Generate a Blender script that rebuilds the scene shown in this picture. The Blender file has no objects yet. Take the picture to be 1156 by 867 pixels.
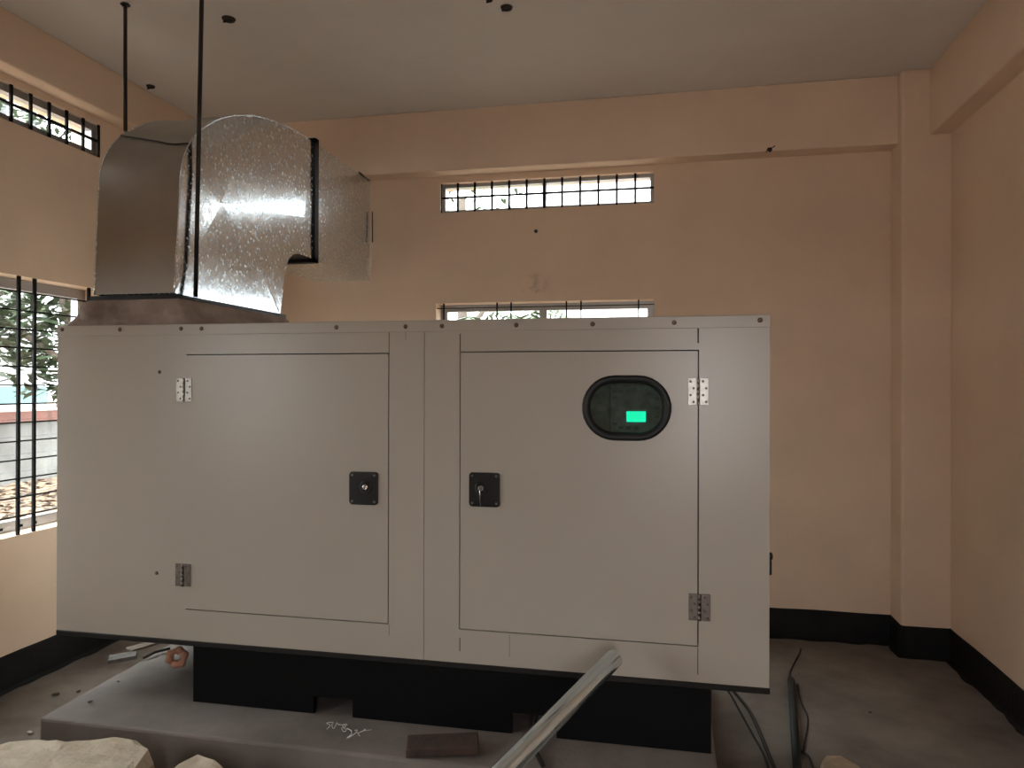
import bpy, bmesh, math, random
from mathutils import Vector, Matrix, noise

C = bpy.context.scene.collection
H0 = 1.684                      # eye height above the floor
def h(z): return z + H0         # height measured from eye level -> height above floor

# ------------------------------------------------------------------ materials
def mat(name, col, rough=0.6, metal=0.0, spec=0.5, var=0.0, vscale=4.0, bump=0.0, bscale=40.0,
        col2=None, emis=None, estr=0.0, detail=6.0, stretch=None, flat=False):
    m = bpy.data.materials.new(name); m.use_nodes = True
    nt = m.node_tree; b = nt.nodes['Principled BSDF']
    b.inputs['Base Color'].default_value = (*col, 1)
    b.inputs['Roughness'].default_value = rough
    b.inputs['Metallic'].default_value = metal
    b.inputs['Specular IOR Level'].default_value = spec
    if emis:
        b.inputs['Emission Color'].default_value = (*emis, 1)
        b.inputs['Emission Strength'].default_value = estr
    if var > 0 or col2 or bump > 0:
        tc = nt.nodes.new('ShaderNodeTexCoord')
        mp = nt.nodes.new('ShaderNodeMapping')
        if stretch: mp.inputs['Scale'].default_value = stretch
        nt.links.new(tc.outputs['Object'], mp.inputs['Vector'])
    if var > 0 or col2:
        n = nt.nodes.new('ShaderNodeTexNoise'); n.inputs['Scale'].default_value = vscale
        n.inputs['Detail'].default_value = detail; n.inputs['Roughness'].default_value = 0.6
        nt.links.new(mp.outputs['Vector'], n.inputs['Vector'])
        r = nt.nodes.new('ShaderNodeValToRGB')
        a = col2 if col2 else tuple(c * (1 - var) for c in col)
        bb = col if col2 else tuple(min(1, c * (1 + var)) for c in col)
        r.color_ramp.elements[0].position = 0.32; r.color_ramp.elements[0].color = (*a, 1)
        r.color_ramp.elements[1].position = 0.68; r.color_ramp.elements[1].color = (*bb, 1)
        nt.links.new(n.outputs['Fac'], r.inputs['Fac'])
        nt.links.new(r.outputs['Color'], b.inputs['Base Color'])
    if bump > 0:
        n2 = nt.nodes.new('ShaderNodeTexNoise'); n2.inputs['Scale'].default_value = bscale
        n2.inputs['Detail'].default_value = 4
        nt.links.new(mp.outputs['Vector'], n2.inputs['Vector'])
        bp = nt.nodes.new('ShaderNodeBump'); bp.inputs['Strength'].default_value = bump
        bp.inputs['Distance'].default_value = 0.01
        nt.links.new(n2.outputs['Fac'], bp.inputs['Height'])
        nt.links.new(bp.outputs['Normal'], b.inputs['Normal'])
    return m

def galvanised(name, col, rough, spangle, bump):
    m = bpy.data.materials.new(name); m.use_nodes = True
    nt = m.node_tree; b = nt.nodes['Principled BSDF']; L = nt.links.new
    b.inputs['Metallic'].default_value = 1.0
    tc = nt.nodes.new('ShaderNodeTexCoord')
    v = nt.nodes.new('ShaderNodeTexVoronoi'); v.inputs['Scale'].default_value = spangle
    L(tc.outputs['Object'], v.inputs['Vector'])
    n = nt.nodes.new('ShaderNodeTexNoise'); n.inputs['Scale'].default_value = 60; n.inputs['Detail'].default_value = 5
    L(tc.outputs['Object'], n.inputs['Vector'])
    sep = nt.nodes.new('ShaderNodeSeparateColor'); L(v.outputs['Color'], sep.inputs['Color'])
    mr = nt.nodes.new('ShaderNodeMapRange'); mr.inputs['To Min'].default_value = rough * 0.75; mr.inputs['To Max'].default_value = rough * 1.75
    L(sep.outputs['Red'], mr.inputs['Value']); L(mr.outputs['Result'], b.inputs['Roughness'])
    r = nt.nodes.new('ShaderNodeValToRGB')
    r.color_ramp.elements[0].color = (*[c * 0.85 for c in col], 1); r.color_ramp.elements[1].color = (*[min(1, c * 1.1) for c in col], 1)
    L(sep.outputs['Green'], r.inputs['Fac']); L(r.outputs['Color'], b.inputs['Base Color'])
    bp = nt.nodes.new('ShaderNodeBump'); bp.inputs['Strength'].default_value = bump; bp.inputs['Distance'].default_value = 0.004
    L(n.outputs['Fac'], bp.inputs['Height']); L(bp.outputs['Normal'], b.inputs['Normal'])
    return m

def glass(name, tint=(1, 1, 1), refl=0.07):
    m = bpy.data.materials.new(name); m.use_nodes = True
    nt = m.node_tree; nt.nodes.clear(); L = nt.links.new
    o = nt.nodes.new('ShaderNodeOutputMaterial'); mix = nt.nodes.new('ShaderNodeMixShader')
    t = nt.nodes.new('ShaderNodeBsdfTransparent'); t.inputs['Color'].default_value = (*tint, 1)
    g = nt.nodes.new('ShaderNodeBsdfGlossy'); g.inputs['Roughness'].default_value = 0.03
    mix.inputs['Fac'].default_value = refl
    L(t.outputs[0], mix.inputs[1]); L(g.outputs[0], mix.inputs[2]); L(mix.outputs[0], o.inputs['Surface'])
    return m

M = {}
M['wall'] = mat('peach_wall_paint', (.79, .61, .465), .62, spec=.3, var=.05, vscale=1.6, bump=.12, bscale=25)
M['ceil'] = mat('ceiling_whitewash', (.75, .715, .69), .8, spec=.2, var=.05, vscale=1.2, bump=.08, bscale=30)
M['skirt'] = mat('black_skirting_paint', (.008, .0075, .0075), .6, spec=.15, var=.3, vscale=6, bump=.3, bscale=30)
M['floor'] = mat('dusty_concrete_floor', (.235, .208, .182), .85, spec=.2, col2=(.125, .106, .09), vscale=2.6, bump=.35, bscale=22, detail=10)
M['pad'] = mat('grey_concrete', (.265, .236, .22), .8, spec=.2, col2=(.165, .145, .132), vscale=2.2, bump=.25, bscale=35, detail=10)
M['cream'] = mat('cream_powder_coat', (.445, .40, .345), .29, spec=.5, var=.02, vscale=1.5, bump=.015, bscale=150)
M['gap'] = mat('seam_shadow', (.05, .04, .03), .8)
M['inner'] = mat('gap_shade_backing', (.02, .02, .02), .9)
M['black'] = mat('black_metal_paint', (.005, .005, .0055), .55, spec=.12)
M['lip'] = mat('dark_rubber_strip', (.014, .012, .011), .6, spec=.3)
M['rubber'] = mat('black_rubber', (.010, .011, .012), .45, spec=.35)
M['plast'] = mat('black_plastic', (.010, .010, .010), .32, spec=.4)
M['screw'] = mat('rusty_screw', (.16, .11, .08), .45, metal=.7)
M['steel'] = mat('stainless_hinge', (.50, .47, .44), .42, metal=1.0, var=.15, vscale=60)
M['darksteel'] = mat('dark_hinge_steel', (.22, .19, .17), .42, metal=.9, var=.2, vscale=60)  # darker steel for the lower hinges, one lock barrel and lock screws
M['chrome'] = mat('chrome_lock', (.6, .6, .6), .15, metal=1)
M['galv'] = galvanised('galvanised_sheet', (.80, .88, .96), .165, 85, .004)
M['galvshade'] = mat('shaded_galvanised_sheet', (.40, .385, .355), .38, metal=1.0, var=.06, vscale=5)  # duct sheet darkened in colour for the dark room it mirrors
M['galvpipe'] = mat('galvanised_pipe', (.72, .82, .90), .13, metal=.92, var=.18, vscale=3, bump=.22, bscale=1.8, stretch=(38, 38, 1.6))
M['angle'] = mat('angle_iron_and_throat_shade', (.018, .018, .020), .5, metal=.3, spec=.4)
M['rod'] = mat('blackened_rod', (.03, .026, .022), .5, metal=.4)
M['canvas'] = mat('dusty_canvas', (.37, .30, .26), .9, spec=.15, col2=(.22, .165, .14), vscale=5, bump=.7, bscale=35)
M['seal'] = mat('sealant', (.45, .40, .35), .8)
M['alu'] = mat('aluminium_frame', (.42, .42, .43), .4, metal=.75)
M['grille'] = mat('black_grille_paint', (.007, .006, .006), .6, spec=.15)
M['glass'] = glass('window_glass', (.93, .96, .95), .06)
M['darkglass'] = glass('smoked_inspection_glass', (.66, .72, .70), .05)
M['panel'] = mat('controller_panel', (.20, .25, .25), .5, spec=.3, var=.5, vscale=30)
M['panel2'] = mat('controller_button', (.35, .36, .37), .5)
M['lcd'] = mat('green_lcd', (0, .3, .2), .4, emis=(0.0, .95, .50), estr=2.0)
M['led'] = mat('white_led', (.3, .3, .3), .4, emis=(.8, 1, .9), estr=2.0)
M['stone'] = mat('pale_broken_plaster', (.66, .59, .48), .9, spec=.2, col2=(.48, .41, .31), vscale=7, bump=.9, bscale=30, detail=10)
M['stone2'] = mat('tan_broken_face', (.36, .27, .19), .9, spec=.2, var=.25, vscale=14, bump=.9, bscale=40)
M['brick'] = mat('dusty_red_brick', (.10, .058, .046), .9, col2=(.05, .04, .035), vscale=14, bump=.5, bscale=60)
M['cable'] = mat('dark_cable', (.022, .019, .017), .65, spec=.2)
M['conduit'] = mat('dark_grey_pipe', (.022, .027, .027), .65, spec=.25, var=.4, vscale=12)
M['chip'] = mat('dark_chip', (.05, .04, .035), .9)
M['pale'] = mat('pale_scrap', (.5, .46, .42), .8, var=.2, vscale=20)
M['tile'] = mat('dusty_tile', (.15, .138, .128), .85, var=.25, vscale=20)
M['wood'] = mat('grey_brown_board', (.19, .15, .12), .85, var=.25, vscale=6, stretch=(1, 8, 1))
M['terra'] = mat('terracotta_scrap', (.62, .30, .19), .7, var=.15, vscale=20)
M['wrap'] = mat('clear_crumpled_wrap', (.6, .6, .6), .25, spec=.7)
M['bounce_apron'] = mat('bounce_concrete', (.68, .66, .63), .9, var=.1)
M['ground'] = mat('dry_soil', (.20, .165, .13), .95, col2=(.12, .09, .07), vscale=3, bump=.5, bscale=12, detail=10)
M['litter'] = mat('dry_leaves', (.34, .24, .16), .9, col2=(.18, .11, .08), vscale=5)
M['cwall'] = mat('weathered_grey_wall', (.23, .23, .22), .9, col2=(.12, .12, .12), vscale=1.3, bump=.3, bscale=12, detail=10)
M['redband'] = mat('brick_red_band', (.20, .085, .07), .9, col2=(.13, .07, .06), vscale=4)
M['turq'] = mat('turquoise_paint', (.20, .36, .37), .8)
M['house'] = mat('pale_house_wall', (.80, .80, .82), .9, var=.05)
M['housewin'] = mat('grey_house_window', (.13, .14, .165), .5)
M['fin'] = mat('grey_fin', (.09, .095, .11), .7)
M['bark'] = mat('pale_bark', (.13, .10, .085), .9, col2=(.07, .055, .045), vscale=8, bump=.6, bscale=20)
M['leaf'] = mat('dark_green_leaf', (.060, .088, .045), .5, col2=(.03, .052, .025), vscale=2.5)
M['leaf2'] = mat('mid_green_leaf', (.10, .14, .07), .5, col2=(.05, .08, .04), vscale=2.5)

# ------------------------------------------------------------------ mesh helpers
def new(): return bmesh.new()

def box(bm, a, b, mi=0):
    x0, y0, z0 = a; x1, y1, z1 = b
    v = [bm.verts.new(p) for p in ((x0, y0, z0), (x1, y0, z0), (x1, y1, z0), (x0, y1, z0),
                                   (x0, y0, z1), (x1, y0, z1), (x1, y1, z1), (x0, y1, z1))]
    fs = []
    for q in ((3, 2, 1, 0), (4, 5, 6, 7), (0, 1, 5, 4), (1, 2, 6, 5), (2, 3, 7, 6), (3, 0, 4, 7)):
        f = bm.faces.new([v[i] for i in q]); f.material_index = mi; fs.append(f)
    return fs

def bbox(bm, a, b, bev=.002, seg=1, mi=0):
    fs = box(bm, a, b, mi)
    es = {e for f in fs for e in f.edges}
    bmesh.ops.bevel(bm, geom=list(es), offset=bev, segments=seg, profile=.5, affect='EDGES')

def prism(bm, pts, axis, lo, hi, mi=0):
    """outline pts (2-D) extruded along axis (0 x,1 y,2 z)."""
    def P(p, w):
        if axis == 0: return (w, p[0], p[1])
        if axis == 1: return (p[0], w, p[1])
        return (p[0], p[1], w)
    a = [bm.verts.new(P(p, lo)) for p in pts]; b = [bm.verts.new(P(p, hi)) for p in pts]
    n = len(pts); out = []
    out.append(bm.faces.new(a)); out.append(bm.faces.new(b[::-1]))
    for i in range(n):
        out.append(bm.faces.new((a[i], b[i], b[(i + 1) % n], a[(i + 1) % n])))
    for f in out: f.material_index = mi
    return out

def tube(bm, pts, rad, seg=10, cap=True, mi=0, closed=False):
    pts = [Vector(p) for p in pts]
    n = len(pts); rs = rad if isinstance(rad, (list, tuple)) else [rad] * n
    rings = []; up = None
    for i, p in enumerate(pts):
        if closed: t = (pts[(i + 1) % n] - pts[i - 1])
        else: t = (pts[min(i + 1, n - 1)] - pts[max(i - 1, 0)])
        t.normalize()
        if up is None:
            up = Vector((0, 0, 1)) if abs(t.z) < .9 else Vector((1, 0, 0))
        s = t.cross(up).normalized(); up = s.cross(t).normalized()
        rings.append([bm.verts.new(p + (s * math.cos(2 * math.pi * k / seg) + up * math.sin(2 * math.pi * k / seg)) * rs[i]) for k in range(seg)])
    m = n if closed else n - 1
    for i in range(m):
        A, B = rings[i], rings[(i + 1) % n]
        for k in range(seg):
            f = bm.faces.new((A[k], A[(k + 1) % seg], B[(k + 1) % seg], B[k])); f.material_index = mi; f.smooth = True
    if cap and not closed:
        f = bm.faces.new(rings[0][::-1]); f.material_index = mi
        f = bm.faces.new(rings[-1]); f.material_index = mi

def lathe(bm, centre, axis, prof, seg=16, mi=0):
    """prof: list of (radius, offset along axis)."""
    ax = Vector(axis).normalized(); c = Vector(centre)
    s = ax.orthogonal().normalized(); u = ax.cross(s)
    rings = []
    for r, o in prof:
        rings.append([bm.verts.new(c + ax * o + (s * math.cos(2 * math.pi * k / seg) + u * math.sin(2 * math.pi * k / seg)) * max(r, 1e-5)) for k in range(seg)])
    for A, B in zip(rings, rings[1:]):
        for k in range(seg):
            f = bm.faces.new((A[k], A[(k + 1) % seg], B[(k + 1) % seg], B[k])); f.material_index = mi; f.smooth = True
    f = bm.faces.new(rings[0][::-1]); f.material_index = mi
    f = bm.faces.new(rings[-1]); f.material_index = mi

def catmull(p, k=6):
    out = []
    for i in range(len(p) - 1):
        a = p[max(i - 1, 0)]; b = p[i]; c = p[i + 1]; d = p[min(i + 2, len(p) - 1)]
        for j in range(k):
            t = j / k
            out.append(tuple(.5 * (2 * b[q] + (c[q] - a[q]) * t + (2 * a[q] - 5 * b[q] + 4 * c[q] - d[q]) * t * t + (3 * b[q] - a[q] - 3 * c[q] + d[q]) * t ** 3) for q in range(len(b))))
    out.append(tuple(p[-1])); return out

def stadium(cx, cz, w, hh, n=14):
    r = hh / 2; s = w / 2 - r; o = []
    for i in range(n + 1):
        a = -math.pi / 2 + math.pi * i / n; o.append((cx + s + r * math.cos(a), cz + r * math.sin(a)))
    for i in range(n + 1):
        a = math.pi / 2 + math.pi * i / n; o.append((cx - s + r * math.cos(a), cz + r * math.sin(a)))
    return o

def roundrect(x0, x1, z0, z1, r, n=5):
    o = []
    for cx, cz, a0 in ((x1 - r, z0 + r, -90), (x1 - r, z1 - r, 0), (x0 + r, z1 - r, 90), (x0 + r, z0 + r, 180)):
        for i in range(n + 1):
            a = math.radians(a0 + 90 * i / n); o.append((cx + r * math.cos(a), cz + r * math.sin(a)))
    return o

def plate_holes(bm, outer, holes, axis, lo, hi, mi=0):
    """flat plate with holes, extruded along axis."""
    def P(p, w):
        if axis == 0: return (w, p[0], p[1])
        if axis == 1: return (p[0], w, p[1])
        return (p[0], p[1], w)
    t = bmesh.new(); loops = []
    es = []
    for lp in [outer] + holes:
        vs = [t.verts.new(P(p, lo)) for p in lp]
        loops.append(vs)
        es += [t.edges.new((vs[i], vs[(i + 1) % len(vs)])) for i in range(len(vs))]
    res = bmesh.ops.triangle_fill(t, edges=es, use_beauty=True, use_dissolve=False)
    fs = [g for g in res['geom'] if isinstance(g, bmesh.types.BMFace)]
    ext = bmesh.ops.extrude_face_region(t, geom=fs)
    vv = [g for g in ext['geom'] if isinstance(g, bmesh.types.BMVert)]
    d = [0, 0, 0]; d[axis] = hi - lo
    bmesh.ops.translate(t, verts=vv, vec=d)
    bmesh.ops.recalc_face_normals(t, faces=t.faces)
    me = bpy.data.meshes.new('tmp'); t.to_mesh(me); t.free()
    k = len(bm.faces); bm.from_mesh(me); bpy.data.meshes.remove(me)
    bm.faces.ensure_lookup_table()
    for f in bm.faces[k:]: f.material_index = mi

def link(name, bm, mats, parent=None, loc=(0, 0, 0), smooth=None, recalc=True, bevel=0):
    if recalc: bmesh.ops.recalc_face_normals(bm, faces=bm.faces)
    me = bpy.data.meshes.new(name)
    if smooth is not None:
        for f in bm.faces: f.smooth = smooth
    if parent is None and tuple(loc) == (0, 0, 0):
        # put the origin at the base centre
        xs = [v.co for v in bm.verts]
        loc = ((min(v.x for v in xs) + max(v.x for v in xs)) / 2, (min(v.y for v in xs) + max(v.y for v in xs)) / 2, min(v.z for v in xs))
    pw = Vector(loc)
    if parent is not None: pw = world_loc(parent)
    bmesh.ops.translate(bm, verts=bm.verts, vec=-pw)
    bm.to_mesh(me); bm.free()
    o = bpy.data.objects.new(name, me); C.objects.link(o)
    for m in (mats if isinstance(mats, (list, tuple)) else [mats]): me.materials.append(m)
    if parent is not None: o.parent = parent
    else: o.location = loc
    if bevel:
        md = o.modifiers.new('bevel', 'BEVEL'); md.width = bevel; md.segments = 2; md.limit_method = 'ANGLE'
    return o

def world_loc(o):
    p = Vector((0, 0, 0))
    while o is not None:
        p += Vector(o.location); o = o.parent
    return p

def tag(o, label, cat, group=None, kind=None):
    o['label'] = label; o['category'] = cat
    if group: o['group'] = group
    if kind: o['kind'] = kind
    return o

def struct(o): o['kind'] = 'structure'; return o

def empty(name, loc, parent=None):
    o = bpy.data.objects.new(name, None); C.objects.link(o); o.location = loc; o.empty_display_size = .1
    if parent: o.parent = parent
    return o

def dup(root, dx, label=None):
    r = root.copy(); C.objects.link(r); r.location = Vector(root.location) + Vector(dx)
    if label: r['label'] = label
    for ch in list(root.children):
        c = ch.copy(); C.objects.link(c); c.parent = r
        for g in list(ch.children):
            d = g.copy(); C.objects.link(d); d.parent = c
    return r

# ------------------------------------------------------------------ room numbers
YB, XL, XR, YFR, ZC = 5.166, -3.528, 1.745, -1.7, h(1.982)
TH = .22                                             # wall thickness
W1 = dict(x0=-1.612, x1=-.060, z0=h(1.277), z1=h(1.496))       # high slot, back wall
W2 = dict(x0=-1.645, x1=-.056, z0=h(-.843), z1=h(.608))        # big one, back wall (mostly hidden)
W3 = dict(x0=2.25, x1=4.03, z0=h(1.452), z1=h(1.662))          # high slot, left wall (y range)
W4 = dict(x0=2.25, x1=4.05, z0=h(-.843), z1=h(.610))           # big one, left wall
W6 = dict(x0=-1.2, x1=.6, z0=h(-.843), z1=h(.610))            # next bay of the left wall, behind the viewer
WFRONT = dict(x0=.10, x1=.80, z0=h(-.75), z1=h(.58))                     # unseen window opening behind the viewer, sized for the cabinet highlight

def wall(name, axis, lo, hi, u0, u1, z0, z1, holes, m='wall'):
    bm = new()
    us = sorted({u0, u1, *[q[k] for q in holes for k in ('x0', 'x1')]})
    zs = sorted({z0, z1, *[q[k] for q in holes for k in ('z0', 'z1')]})
    def solid(i, j):
        if i < 0 or j < 0 or i >= len(us) - 1 or j >= len(zs) - 1: return False
        um = (us[i] + us[i + 1]) / 2; zm = (zs[j] + zs[j + 1]) / 2
        return not any(q['x0'] < um < q['x1'] and q['z0'] < zm < q['z1'] for q in holes)
    def P(u, w, z): return (w, u, z) if axis == 0 else (u, w, z)
    def quad(a): bm.faces.new([bm.verts.new(p) for p in a])
    for i in range(len(us) - 1):
        for j in range(len(zs) - 1):
            if not solid(i, j): continue
            a, b, c, d = us[i], us[i + 1], zs[j], zs[j + 1]
            for w in (lo, hi): quad([P(a, w, c), P(b, w, c), P(b, w, d), P(a, w, d)])
            if not solid(i - 1, j): quad([P(a, lo, c), P(a, hi, c), P(a, hi, d), P(a, lo, d)])
            if not solid(i + 1, j): quad([P(b, lo, c), P(b, hi, c), P(b, hi, d), P(b, lo, d)])
            if not solid(i, j - 1): quad([P(a, lo, c), P(b, lo, c), P(b, hi, c), P(a, hi, c)])
            if not solid(i, j + 1): quad([P(a, lo, d), P(b, lo, d), P(b, hi, d), P(a, hi, d)])
    bmesh.ops.remove_doubles(bm, verts=bm.verts, dist=1e-5)
    return struct(link(name, bm, M[m]))

mb = M['wall'].copy(); mb.name = 'peach_wall_paint_smudged'; M['wallb'] = mb
_nt = mb.node_tree; _b = _nt.nodes['Principled BSDF']; _src = _b.inputs['Base Color'].links[0].from_socket
_g = _nt.nodes.new('ShaderNodeNewGeometry'); _d = _nt.nodes.new('ShaderNodeVectorMath'); _d.operation = 'DISTANCE'; _d.inputs[1].default_value = (-.91, 5.166, h(.70))
_n = _nt.nodes.new('ShaderNodeTexNoise'); _n.inputs['Scale'].default_value = 16; _n.inputs['Detail'].default_value = 6
_nt.links.new(_g.outputs['Position'], _d.inputs[0]); _nt.links.new(_g.outputs['Position'], _n.inputs['Vector'])
_m = _nt.nodes.new('ShaderNodeMapRange'); _m.inputs['From Min'].default_value = .03; _m.inputs['From Max'].default_value = .17; _m.inputs['To Min'].default_value = 1; _m.inputs['To Max'].default_value = 0
_nt.links.new(_d.outputs['Value'], _m.inputs['Value'])
_m2 = _nt.nodes.new('ShaderNodeMapRange'); _m2.inputs['From Min'].default_value = .5; _m2.inputs['From Max'].default_value = .75; _m2.inputs['To Max'].default_value = .5
_nt.links.new(_n.outputs['Fac'], _m2.inputs['Value'])
_x = _nt.nodes.new('ShaderNodeMath'); _x.operation = 'MULTIPLY'; _nt.links.new(_m.outputs[0], _x.inputs[0]); _nt.links.new(_m2.outputs[0], _x.inputs[1])
_mix = _nt.nodes.new('ShaderNodeMix'); _mix.data_type = 'RGBA'; _mix.inputs[7].default_value = (.25, .18, .13, 1)
_nt.links.new(_x.outputs[0], _mix.inputs[0]); _nt.links.new(_src, _mix.inputs[6]); _nt.links.new(_mix.outputs[2], _b.inputs['Base Color'])
DUCTHOLE = dict(x0=-2.585, x1=-2.18, z0=h(.80), z1=h(1.52))
wall('wall_back', 1, YB, YB + TH, XL - TH, XR + TH, -.1, ZC, [W1, W2, DUCTHOLE], 'wallb')
wall('wall_left', 0, XL - TH, XL, YFR, YB, -.1, ZC, [W3, W4, W6])
wall('wall_right', 0, XR, XR + TH, YFR, YB, -.1, ZC, [])
wall('wall_front', 1, YFR - TH, YFR, XL - TH, XR + TH, -.1, ZC, [WFRONT])
bm = new(); box(bm, (XL - TH, YFR - TH, ZC), (XR + TH, YB + TH, ZC + .15)); struct(link('ceiling', bm, M['ceil']))
# floor, slightly uneven
bm = new()
box(bm, (XL - TH, YFR - TH, -.12), (XR + TH, YB + TH, 0)); struct(link('floor', bm, M['floor']))
# beams under the ceiling and the corner column
bm = new(); bbox(bm, (XL, 5.02, h(1.545)), (1.63, YB + .01, ZC), .008, 2); struct(link('trim_1', bm, M['wall']))
bm = new(); bbox(bm, (1.625, YFR, h(1.565)), (XR + .01, YB, ZC), .008, 2); struct(link('trim_2', bm, M['wall']))
bm = new(); bbox(bm, (XL - .01, YFR, h(1.70)), (-3.395, 5.03, ZC), .008, 2); struct(link('trim_3', bm, M['wall']))
bm = new(); bbox(bm, (1.463, 4.945, 0), (XR + .01, YB + .01, ZC), .018, 3); struct(link('trim_4', bm, M['wall']))

# black painted skirting with an uneven lower lip that spills on to the floor
def skirting(name, pts, hh=.197, seed=1):
    rnd = random.Random(seed); bm = new()
    path = []
    for i in range(len(pts) - 1):
        a = Vector(pts[i]); b = Vector(pts[i + 1]); n = max(1, int((b - a).length / .05))
        for k in range(n): path.append((a + (b - a) * k / n, (b - a).normalized()))
    path.append((Vector(pts[-1]), (Vector(pts[-1]) - Vector(pts[-2])).normalized()))
    prev = None
    for i, (p, d) in enumerate(path):
        nr = Vector((d.y, -d.x)) * -1           # into the room (left-hand of travel)
        if 0 < i < len(path) - 1:
            d2 = path[i - 1][1]; nr = (nr + Vector((-d2.y, d2.x))); nr.normalize()
        lip = .018 + .022 * noise.noise((i * .35, seed * 7.1, 0)) + rnd.uniform(0, .012)
        hz = hh + .008 * noise.noise((i * .12, seed * 3.3, 5))
        prof = [(-.004, hz), (.004, hz - .001), (.008, hz - .008), (.009, .02), (.012, .006), (max(.014, lip + .012), .002), (max(.014, lip + .012), -.002)]
        ring = [bm.verts.new((p.x + nr.x * o, p.y + nr.y * o, z)) for o, z in prof]
        if prev:
            for k in range(len(ring) - 1):
                f = bm.faces.new((prev[k], ring[k], ring[k + 1], prev[k + 1])); f.smooth = True
        prev = ring
    return struct(link(name, bm, M['skirt'], recalc=False))
skirting('baseboard_left', [(XL, YB), (XL, YFR)], .20, 1)
skirting('baseboard_back', [(1.463, YB), (XL, YB)], .197, 2)
skirting('baseboard_column', [(XR, 4.945), (1.463, 4.945), (1.463, YB)], .195, 3)
skirting('baseboard_right', [(XR, YFR), (XR, 4.945)], .195, 4)

# ------------------------------------------------------------------ windows
def window(name, axis, inner, outer_dir, w, vbars, hbars, bar, hbar, mull, flush=.0, frame=.045, bar_in=.03, depth=.13):
    """axis 1: wall plane y=inner, outward +y.  axis 0: wall plane x=inner, outward outer_dir."""
    def P(u, dpt, z): return (u, inner + outer_dir * dpt, z) if axis == 1 else (inner + outer_dir * dpt, u, z)
    def bx(bm, u0, u1, d0, d1, z0, z1):
        a = P(u0, d0, z0); b = P(u1, d1, z1)
        box(bm, tuple(min(p, q) for p, q in zip(a, b)), tuple(max(p, q) for p, q in zip(a, b)))
    u0, u1, z0, z1 = w['x0'], w['x1'], w['z0'], w['z1']
    e = struct(empty(name, P((u0 + u1) / 2, .1, z0)))
    D0, D1_ = depth, depth + .05
    bm = new(); f = frame
    bx(bm, u0, u1, D0, D1_, z0, z0 + f); bx(bm, u0, u1, D0, D1_, z1 - f, z1)
    bx(bm, u0, u0 + f, D0, D1_, z0 + f, z1 - f); bx(bm, u1 - f, u1, D0, D1_, z0 + f, z1 - f)
    for mu in mull: bx(bm, mu - f * .55, mu + f * .55, D0 - .005, D1_, z0 + f, z1 - f)
    link('frame', bm, M['alu'], e)
    edges = [u0 + f] + list(mull) + [u1 - f]
    for a, b in zip(edges, edges[1:]):
        bm = new(); bx(bm, a, b, depth + .022, depth + .026, z0 + f * .6, z1 - f * .6); link('pane', bm, M['glass'], e)
    bm = new()
    for v in vbars: bx(bm, v - bar / 2, v + bar / 2, bar_in, bar_in + .012, z0 - .002, z1 + .002)
    for z in hbars: bx(bm, u0 - .003, u1 + .003, bar_in + .003, bar_in + .003 + hbar, z - hbar / 2, z + hbar / 2)
    link('grille', bm, M['grille'], e)
    return e
nb = 12
w = W1
window('window_1', 1, YB, 1, w, [w['x0'] + (w['x1'] - w['x0']) * k / nb for k in range(nb + 1)][0:nb], [(w['z0'] + w['z1']) / 2 + .004], .015, .013, [-.84], frame=.026, bar_in=.012, depth=.045)
def pairs(c0, lo, hi, per=.51, gap=.105):
    o = []; k = math.floor((lo - c0) / per)
    while c0 + k * per < hi:
        for q in (c0 + k * per, c0 + k * per + gap):
            if lo + .02 < q < hi - .02: o.append(q)
        k += 1
    return o
hz = [W4['z0'] + .105 * k for k in range(1, 14)]
window('window_2', 1, YB, 1, W2, pairs(-1.185, W2['x0'], W2['x1'] + .01), [W2['z1'] - .035 - 0.088 * k for k in range(0, 16)], .010, .006, [-.86], frame=.05, bar_in=.02)
window('window_3', 0, XL, -1, W3, [4.03 - .005 - .128 * k for k in range(0, 15)], [(W3['z0'] + W3['z1']) / 2], .016, .014, [3.05], frame=.042, bar_in=.004, depth=.032)
w4 = window('window_4', 0, XL, -1, W4, pairs(3.44, W4['x0'], W4['x1']), hz, .019, .008, [3.05], frame=.06, bar_in=.005)

for y_, w_ in ((3.44, .035), (3.575, .03), (3.67, .035)):
    bm = new(); bbox(bm, (XL - .1285, y_ - w_ / 2, W4['z0'] + .014), (XL - .131, y_ + w_ / 2, W4['z0'] + .030), .0008); link('drain_slot', bm, M['grille'], w4)
window('window_5', 0, XL, -1, W6, pairs(-.9, W6['x0'], W6['x1']), hz, .019, .008, [-.3], frame=.06, bar_in=.005)

# ------------------------------------------------------------------ concrete plinth
bm = new(); bbox(bm, (-2.60, 2.635, -.01), (.205, 4.28, h(-1.42)), .012, 2)
bmesh.ops.subdivide_edges(bm, edges=[e for e in bm.edges if e.calc_length() > .5], cuts=30, use_grid_fill=True)
for v in bm.verts:
    n = noise.noise(v.co * 3.1) * .006 + noise.noise(v.co * 11) * .003
    if v.co.z > .2: v.co.z -= abs(n) * .6
    if v.co.y < 2.7: v.co.y += n * .25
    if v.co.x < -2.5: v.co.x += n * 2 - (v.co.y - 2.635) * .05
tag(link('concrete_plinth', bm, M['pad']), 'low grey concrete plinth on the floor carrying the cream generator', 'plinth')

# ------------------------------------------------------------------ generator set
GF, GB = 2.868, 4.02
GX0, GX1, GZ0, GZ1 = -2.736, .394, h(-1.13), h(.268)
gen = tag(empty('generator', ((GX0 + GX1) / 2, (GF + GB) / 2, h(-1.42))), 'large cream enclosed diesel generator cabinet with two doors on a black skid', 'generator')
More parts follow.
